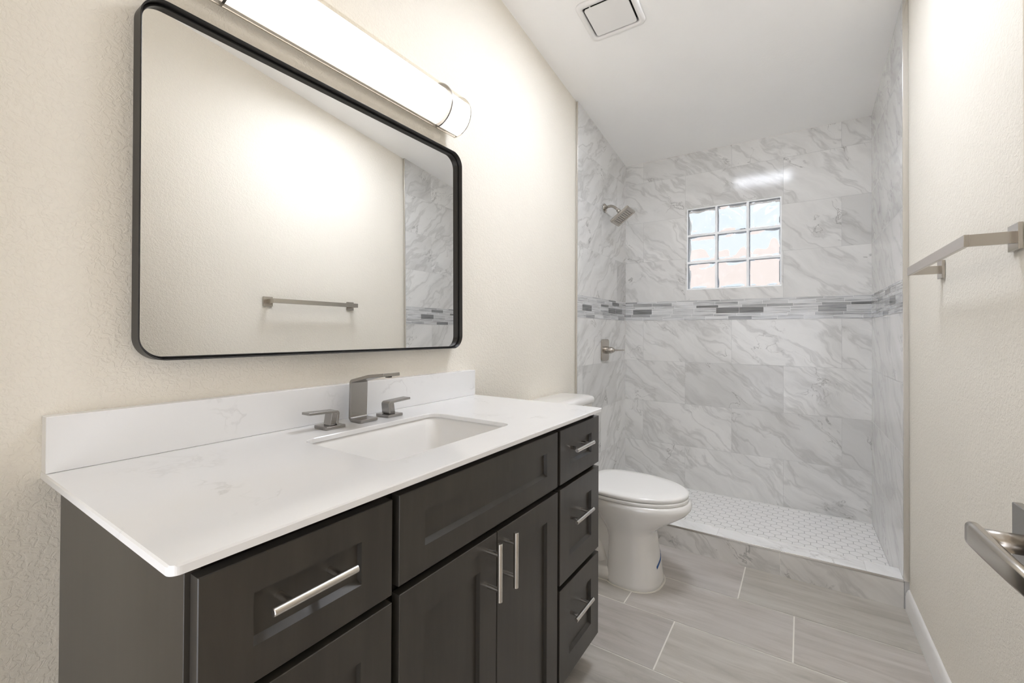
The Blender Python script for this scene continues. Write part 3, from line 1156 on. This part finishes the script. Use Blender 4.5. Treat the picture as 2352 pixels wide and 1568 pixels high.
vring([(0.026, -0.0006, 0.034), (0.0245, -0.006, 0.033), (0.019, -0.0105, 0.028), (0.008, -0.012, 0.02), (-0.002, -0.0105, 0.015), (-0.003, -0.004, 0.014), (-0.003, 0.022, 0.014), (-0.001, 0.022, 0.014), (0.0, -0.0006, 0.016)], 'frame', M['vent'])
bm = bmesh.new()
loft(bm, [[(a, b, z) for a, b in rrect(VW-0.022+w_, VH-0.022+w_, r_, 6)] for w_, z, r_ in ((0, -0.0075, 0.012), (0.001, -0.010, 0.013), (-0.001, -0.0115, 0.012))])
obj('cover_plate', bm, M['vent'], vt)
bm = bx(-VW/2+0.0045, VW/2-0.0045, -VH/2+0.0045, VH/2-0.0045, 0.018, 0.10)
obj('fan_housing', bm, M['dark'], vt)
for s in (-1, 1):
    bm = bx(s*0.07-0.003, s*0.07+0.003, -VH/2+0.006, VH/2-0.006, -0.0074, -0.002)
    obj('cover_arm', bm, M['vent'], vt)

# skylight further along the ceiling (its light and its reflection on the shower tile are in the photo)
w2 = thing('window_2', 'square flush skylight in the ceiling beside the exhaust fan', 'skylight', ((SX0+SX1)/2, (SY0+SY1)/2, ceil_z((SY0+SY1)/2)), kind='structure')
hx_, hy_ = (SX1-SX0)/2, (SY1-SY0)/2
bm = bmesh.new()
for q in ((-hx_, -hx_+0.012, -hy_, hy_), (hx_-0.012, hx_, -hy_, hy_), (-hx_+0.012, hx_-0.012, -hy_, -hy_+0.012), (-hx_+0.012, hx_-0.012, hy_-0.012, hy_)):
    box(bm, *q, -0.004, 0.025)
obj('frame', bm, M['vent'], w2)
bm = bx(-hx_+0.002, hx_-0.002, -hy_+0.002, hy_-0.002, 0.0255, 0.04)
obj('glazing', bm, M['panel'], w2)

# ------------------------------------------------------------------ shower head and valve
sh = thing('showerhead', 'square brushed nickel shower head on a bent arm, high on the left tile', 'shower head', (0.0025, -0.449, 2.033))
bm = bmesh.new()
lathe(bm, (0, 0, 0), (1, 0, 0), [(0, 0.030), (0.003, 0.030), (0.008, 0.026), (0.012, 0.016), (0.014, 0.0135)], 32)
obj('flange', bm, M['nickel'], sh, smooth=True)
bm = bmesh.new()
pts = [(0.008, 0, 0.001), (0.03, 0, 0.006), (0.045, 0, 0.0065), (0.058, 0, 0.003), (0.072, 0, -0.006), (0.088, 0, -0.020), (0.102, 0, -0.033)]
tube(bm, pts, 0.0095)
obj('arm', bm, M['nickel'], sh, smooth=True)
bm = bmesh.new()
nd = Vector((0.586, 0, -0.81))
lathe(bm, Vector((0.096, 0, -0.028)), nd, [(0, 0.010), (0.002, 0.0135), (0.016, 0.0135), (0.018, 0.010), (0.020, 0.012), (0.030, 0.015), (0.044, 0.018)], 28)
obj('ball_joint', bm, M['nickel'], sh, smooth=True)
hc = Vector((0.127, 0, -0.071))
ex = Vector((0.81, 0, 0.586))
ey = Vector((0, 1, 0))


def tilt_loft(secs, name, mat, bev=0.0):
    bm = bmesh.new()
    loft(bm, [[hc+ex*a+ey*b+nd*h_ for a, b in rrect(w_, w_, r_, 6)] for w_, r_, h_ in secs])
    return obj(name, bm, mat, sh, bevel=bev)


tilt_loft([(0.06, 0.02, -0.010), (0.140, 0.010, -0.004), (0.150, 0.010, 0.0), (0.152, 0.010, 0.012), (0.148, 0.009, 0.015), (0.118, 0.004, 0.015), (0.117, 0.004, 0.0125)], 'spray_head', M['nickel'])
bm = bmesh.new()
for i in range(8):
    for j in range(8):
        p = hc+ex*(-0.0495+0.01414*i)+ey*(-0.0495+0.01414*j)+nd*0.0125
        lathe(bm, p, nd, [(0, 0.0036), (0.0022, 0.003), (0.0026, 0.0015)], 8)
obj('nozzle_grid', bm, M['nozzle'], sh)

sv = thing('shower_valve', 'brushed nickel shower valve plate with lever, low on the left tile', 'shower valve', (0.0022, -0.441, 1.0375))
bm = bmesh.new()
loft(bm, [[(h_, a, b) for a, b in rrect(w_, l_, r_, 8)] for h_, w_, l_, r_ in ((0, 0.133, 0.150, 0.02), (0.005, 0.133, 0.150, 0.02), (0.0085, 0.128, 0.145, 0.019), (0.0095, 0.12, 0.137, 0.017))])
obj('escutcheon', bm, M['nickel'], sv, smooth=True).modifiers.new('es', 'EDGE_SPLIT').split_angle = math.radians(35)
bm = bmesh.new()
lathe(bm, (0.009, 0, 0), (1, 0, 0), [(0, 0.0255), (0.023, 0.0245), (0.0235, 0.022), (0.0245, 0.0235), (0.04, 0.0225), (0.052, 0.018), (0.0525, 0.0155), (0.0535, 0.017), (0.062, 0.013), (0.064, 0.009)], 32)
obj('hub', bm, M['nickel'], sv, smooth=True).modifiers.new('es', 'EDGE_SPLIT').split_angle = math.radians(50)
bm = bmesh.new()
loft(bm, [[(x_, a, b+z_) for a, b in rrect(w_, t_, t_*0.45, 5)] for x_, w_, t_, z_ in ((0.062, 0.020, 0.016, 0), (0.08, 0.018, 0.013, 0.0005), (0.1, 0.017, 0.010, 0.001), (0.125, 0.018, 0.008, 0.0022), (0.142, 0.019, 0.0065, 0.003))])
obj('lever', bm, M['nickel'], sv, smooth=True).modifiers.new('es', 'EDGE_SPLIT').split_angle = math.radians(50)

# ------------------------------------------------------------------ toilet
TY = -1.285
to = thing('toilet', 'white two-piece toilet with closed lid between vanity and shower', 'toilet', (0.0, TY, 0))


def egg(xb, xf, hw, z, wide=0.45, nb=2.6, nf=2.1, n=56):
    """egg outline: blunt back (squarer), long front"""
    xm = xb+(xf-xb)*wide
    out = []
    for i in range(n):
        a = 2*PI*i/n
        c_, s_ = math.cos(a), math.sin(a)
        e = nf if c_ >= 0 else nb
        x = xm+(xf-xm if c_ >= 0 else xm-xb)*math.copysign(abs(c_)**(2/e), c_)
        y_ = hw*math.copysign(abs(s_)**(2/e), s_)
        out.append((x, y_, z))
    return out


bm = bmesh.new()
# front column flowing into the bowl
secs = [(0.372, 0.622, 0.136, 0.0, 0.5, 3.2, 2.3), (0.370, 0.620, 0.135, 0.02, 0.5, 3.2, 2.3), (0.376, 0.612, 0.130, 0.06, 0.5, 3.2, 2.4),
        (0.380, 0.600, 0.126, 0.13, 0.5, 3.2, 2.5), (0.380, 0.590, 0.122, 0.20, 0.5, 3.2, 2.5), (0.372, 0.588, 0.124, 0.232, 0.5, 3.0, 2.4),
        (0.355, 0.602, 0.136, 0.258, 0.5, 2.8, 2.3), (0.335, 0.640, 0.153, 0.288, 0.5, 2.6, 2.2), (0.315, 0.688, 0.168, 0.318, 0.48, 2.5, 2.15),
        (0.295, 0.728, 0.180, 0.345, 0.47, 2.5, 2.1), (0.285, 0.743, 0.187, 0.365, 0.46, 2.5, 2.1), (0.280, 0.746, 0.189, 0.380, 0.46, 2.5, 2.1),
        (0.280, 0.742, 0.187, 0.392, 0.46, 2.5, 2.1), (0.284, 0.735, 0.182, 0.399, 0.46, 2.5, 2.1)]
loft(bm, [egg(a, b, c_, z, w_, nb, nf) for a, b, c_, z, w_, nb, nf in secs])
# rear body with trapway, deck under the tank, foot flange
loft(bm, [egg(a, b, c_, z, 0.5, 3.5, 3.5) for a, b, c_, z in ((0.06, 0.50, 0.118, 0.0), (0.06, 0.50, 0.118, 0.035), (0.066, 0.49, 0.108, 0.05), (0.07, 0.48, 0.088, 0.058),
     (0.075, 0.48, 0.084, 0.12), (0.06, 0.48, 0.092, 0.17), (0.05, 0.48, 0.094, 0.21), (0.04, 0.46, 0.084, 0.26), (0.03, 0.44, 0.10, 0.31), (0.012, 0.42, 0.15, 0.36), (0.01, 0.40, 0.175, 0.385), (0.012, 0.398, 0.172, 0.398))])
bw = obj('bowl', bm, M['porc'], to, smooth=True)
bm = bmesh.new()
# sculpted trapway ridge on the near and far flank
for s in (-1, 1):
    pts = [(0.13, s*0.082, 0.06), (0.16, s*0.084, 0.16), (0.22, s*0.085, 0.225), (0.29, s*0.085, 0.215), (0.335, s*0.085, 0.15), (0.36, s*0.085, 0.08)]
    tube(bm, pts, 0.026, 14)
obj('trapway', bm, M['porc'], to, smooth=True)
bm = bmesh.new()
loft(bm, [egg(0.366, 0.6275, 0.1415, -0.0, 0.5, 3.2, 2.3), egg(0.368, 0.6255, 0.1395, 0.004, 0.5, 3.2, 2.3)])
loft(bm, [egg(0.055, 0.50, 0.1235, -0.0, 0.5, 3.5, 3.5), egg(0.057, 0.50, 0.1215, 0.004, 0.5, 3.5, 3.5)])
cl_ = obj('floor_caulk', bm, M['caulk'], to)
# seat and lid
bm = bmesh.new()
loft(bm, [egg(a, b, c_, z, 0.44, 3.0, 2.05) for a, b, c_, z in ((0.272, 0.727, 0.183, 0.4005), (0.268, 0.733, 0.187, 0.403), (0.268, 0.734, 0.188, 0.412), (0.270, 0.731, 0.186, 0.4165))])
obj('seat', bm, M['seat'], to, smooth=True).modifiers.new('es', 'EDGE_SPLIT').split_angle = math.radians(60)
bm = bmesh.new()
loft(bm, [egg(a, b, c_, z, 0.44, 3.0, 2.05) for a, b, c_, z in ((0.262, 0.727, 0.183, 0.4185), (0.258, 0.732, 0.187, 0.4205), (0.258, 0.733, 0.188, 0.430), (0.260, 0.730, 0.186, 0.4355), (0.27, 0.718, 0.178, 0.4385), (0.31, 0.66, 0.14, 0.4405), (0.42, 0.55, 0.06, 0.4415))])
obj('seat_lid', bm, M['seat'], to, smooth=True)
for s in (-1, 1):
    bm = bx(0.232, 0.268, s*0.075-0.02, s*0.075+0.02, 0.399, 0.428)
    obj('hinge', bm, M['seat'], to, bevel=0.005)


def rr3(x0, x1, hw, r, z, n=8):
    return [(x0+(x1-x0)/2+a, b, z) for a, b in rrect(x1-x0, 2*hw, r, n)]


bm = bmesh.new()
loft(bm, [rr3(0.03, 0.168, 0.19, 0.035, 0.399), rr3(0.022, 0.176, 0.203, 0.035, 0.42), rr3(0.014, 0.186, 0.218, 0.035, 0.62), rr3(0.012, 0.188, 0.222, 0.035, 0.773)])
obj('tank', bm, M['porc'], to, smooth=True)


def lidsec(g_, z):
    # front edge bows out a little
    n = 10
    base = rr3(-0.006-g_*0.2, 0.196+g_, 0.229+g_, 0.04, z, n)
    return [(x+(0.014*(1-(y_/0.23)**2) if x > 0.1 else 0), y_, z) for x, y_, z in base]


bm = bmesh.new()
loft(bm, [lidsec(-0.004, 0.7735), lidsec(0.0, 0.778), lidsec(0.0015, 0.791), lidsec(-0.002, 0.803), lidsec(-0.010, 0.809), lidsec(-0.024, 0.8125), lidsec(-0.05, 0.814)])
obj('tank_lid', bm, M['porc'], to, smooth=True)
bm = bmesh.new()
lathe(bm, (0.187, -0.165, 0.70), (1, 0, 0), [(0, 0.014), (0.006, 0.014), (0.008, 0.010), (0.014, 0.009)], 20)
loft(bm, [[(0.199+a, y_, 0.70+b) for a, b in rrect(0.008, w_, 0.003, 4)] for y_, w_ in ((-0.175, 0.016), (-0.15, 0.016), (-0.10, 0.012), (-0.085, 0.010))])
obj('flush_lever', bm, M['chrome'], to, smooth=True)
# piece of blue tape on the pedestal: follows the curved porcelain
bm = bmesh.new()
prev = None


def ped(zz):
    s_ = [q for q in secs if q[3] <= 0.2]
    for q0, q1 in zip(s_[:-1], s_[1:]):
        if q0[3] <= zz <= q1[3]:
            k = (zz-q0[3])/(q1[3]-q0[3])
            return [q0[i]+(q1[i]-q0[i])*k for i in range(7)]
    return list(s_[-1])


outl = []
for i in range(13):
    a = math.radians(-14+50*i/12)
    col_ = []
    for dz in (0.0, 0.012):
        zz = 0.082+dz+0.034*i/12
        q = ped(zz)
        xm = q[0]+(q[1]-q[0])*q[4]
        e = q[6]
        x = xm+(q[1]-xm+0.0006)*abs(math.cos(a))**(2/e)
        y_ = (q[2]+0.0006)*math.copysign(abs(math.sin(a))**(2/e), math.sin(a))
        col_.append((x, TY+y_, zz))
    outl.append(col_)
loft(bm, [[b, t_] for b, t_ in outl], cap=False, closed=False)
o = tag(obj('tape_strip', bm, M['tape'], smooth=True), 'short strip of blue tape stuck on the front of the toilet base', 'tape')
md = o.modifiers.new('solid', 'SOLIDIFY')
md.thickness, md.offset = 0.0004, 1

# ------------------------------------------------------------------ towel bar
tb = thing('towel_bar', 'square brushed nickel towel bar with two posts on the right wall', 'towel bar', (rx(-1.70), -1.70, 1.369), (0, 0, math.atan(0.0125)))
YA, YB = -0.279, 0.297
bm = bx(-0.0865, -0.0775, YA-0.004, YB+0.004, -0.0135, 0.0135)
obj('bar', bm, M['nickel'], tb, bevel=0.0008)
for yy in (YA, YB):
    s = -1 if yy < 0 else 1
    bm = bx(-0.0780, -0.008, yy-0.004 if s < 0 else yy-0.007, yy+0.007 if s < 0 else yy+0.004, -0.013, 0.013)
    obj('post', bm, M['nickel'], tb, bevel=0.0008)
    bm = bx(-0.0088, -0.0006, yy-0.028+s*-0.003, yy+0.028+s*-0.003, -0.0285, 0.0285)
    obj('mount_plate', bm, M['nickel'], tb, bevel=0.0012)

# ------------------------------------------------------------------ open door with lever at the right edge
DE = Vector((1.3615, -2.648, 0))                        # free edge, room-side face
DH = Vector((1.403, -3.42, 0))                          # hinge end
dn = (DH-DE).normalized()
ang = math.atan2(dn.y, dn.x)
dw = (DH-DE).length
dr_ = thing('door_1', 'cream door standing open at the right edge of the photo', 'door', DE, (0, 0, ang), kind='structure')
# local x runs from the free edge to the hinge; local y negative points into the room
bm = bx(0.0, dw, 0.0, 0.035, 0.012, 2.04)
leaf = obj('door_leaf', bm, M['doorp'], dr_, bevel=0.0015)
hz, hx = 0.9365, 0.030
lv = obj('lever_handle', (lambda b: (lathe(b, (hx, -0.004, hz), (0, -1, 0), [(0, 0.0105), (0.041, 0.0105)], 24), b)[1])(bmesh.new()), M['nickel'], dr_, smooth=True)
lv['label'] = 'brushed nickel door lever'
bm = bmesh.new()
bx_ = box(bm, hx-0.033, hx+0.033, -0.009, 0.0, hz-0.03, hz+0.036)
obj('rose', bm, M['faucet'], lv, bevel=0.0015)
bm = bmesh.new()
secs_ = []
for x_, w_, t_, yy in ((hx-0.0135, 0.020, 0.010, -0.0465), (hx-0.011, 0.026, 0.013, -0.0465), (hx, 0.027, 0.013, -0.0465), (hx+0.03, 0.026, 0.012, -0.0465), (hx+0.08, 0.024, 0.011, -0.0455), (hx+0.115, 0.022, 0.010, -0.044), (hx+0.118, 0.018, 0.007, -0.044)):
    secs_.append([(x_, yy+a, hz+b) for a, b in rrect(t_, w_, t_*0.42, 5)])
loft(bm, secs_)
obj('lever_arm', bm, M['nickel'], lv, smooth=True).modifiers.new('es', 'EDGE_SPLIT').split_angle = math.radians(50)
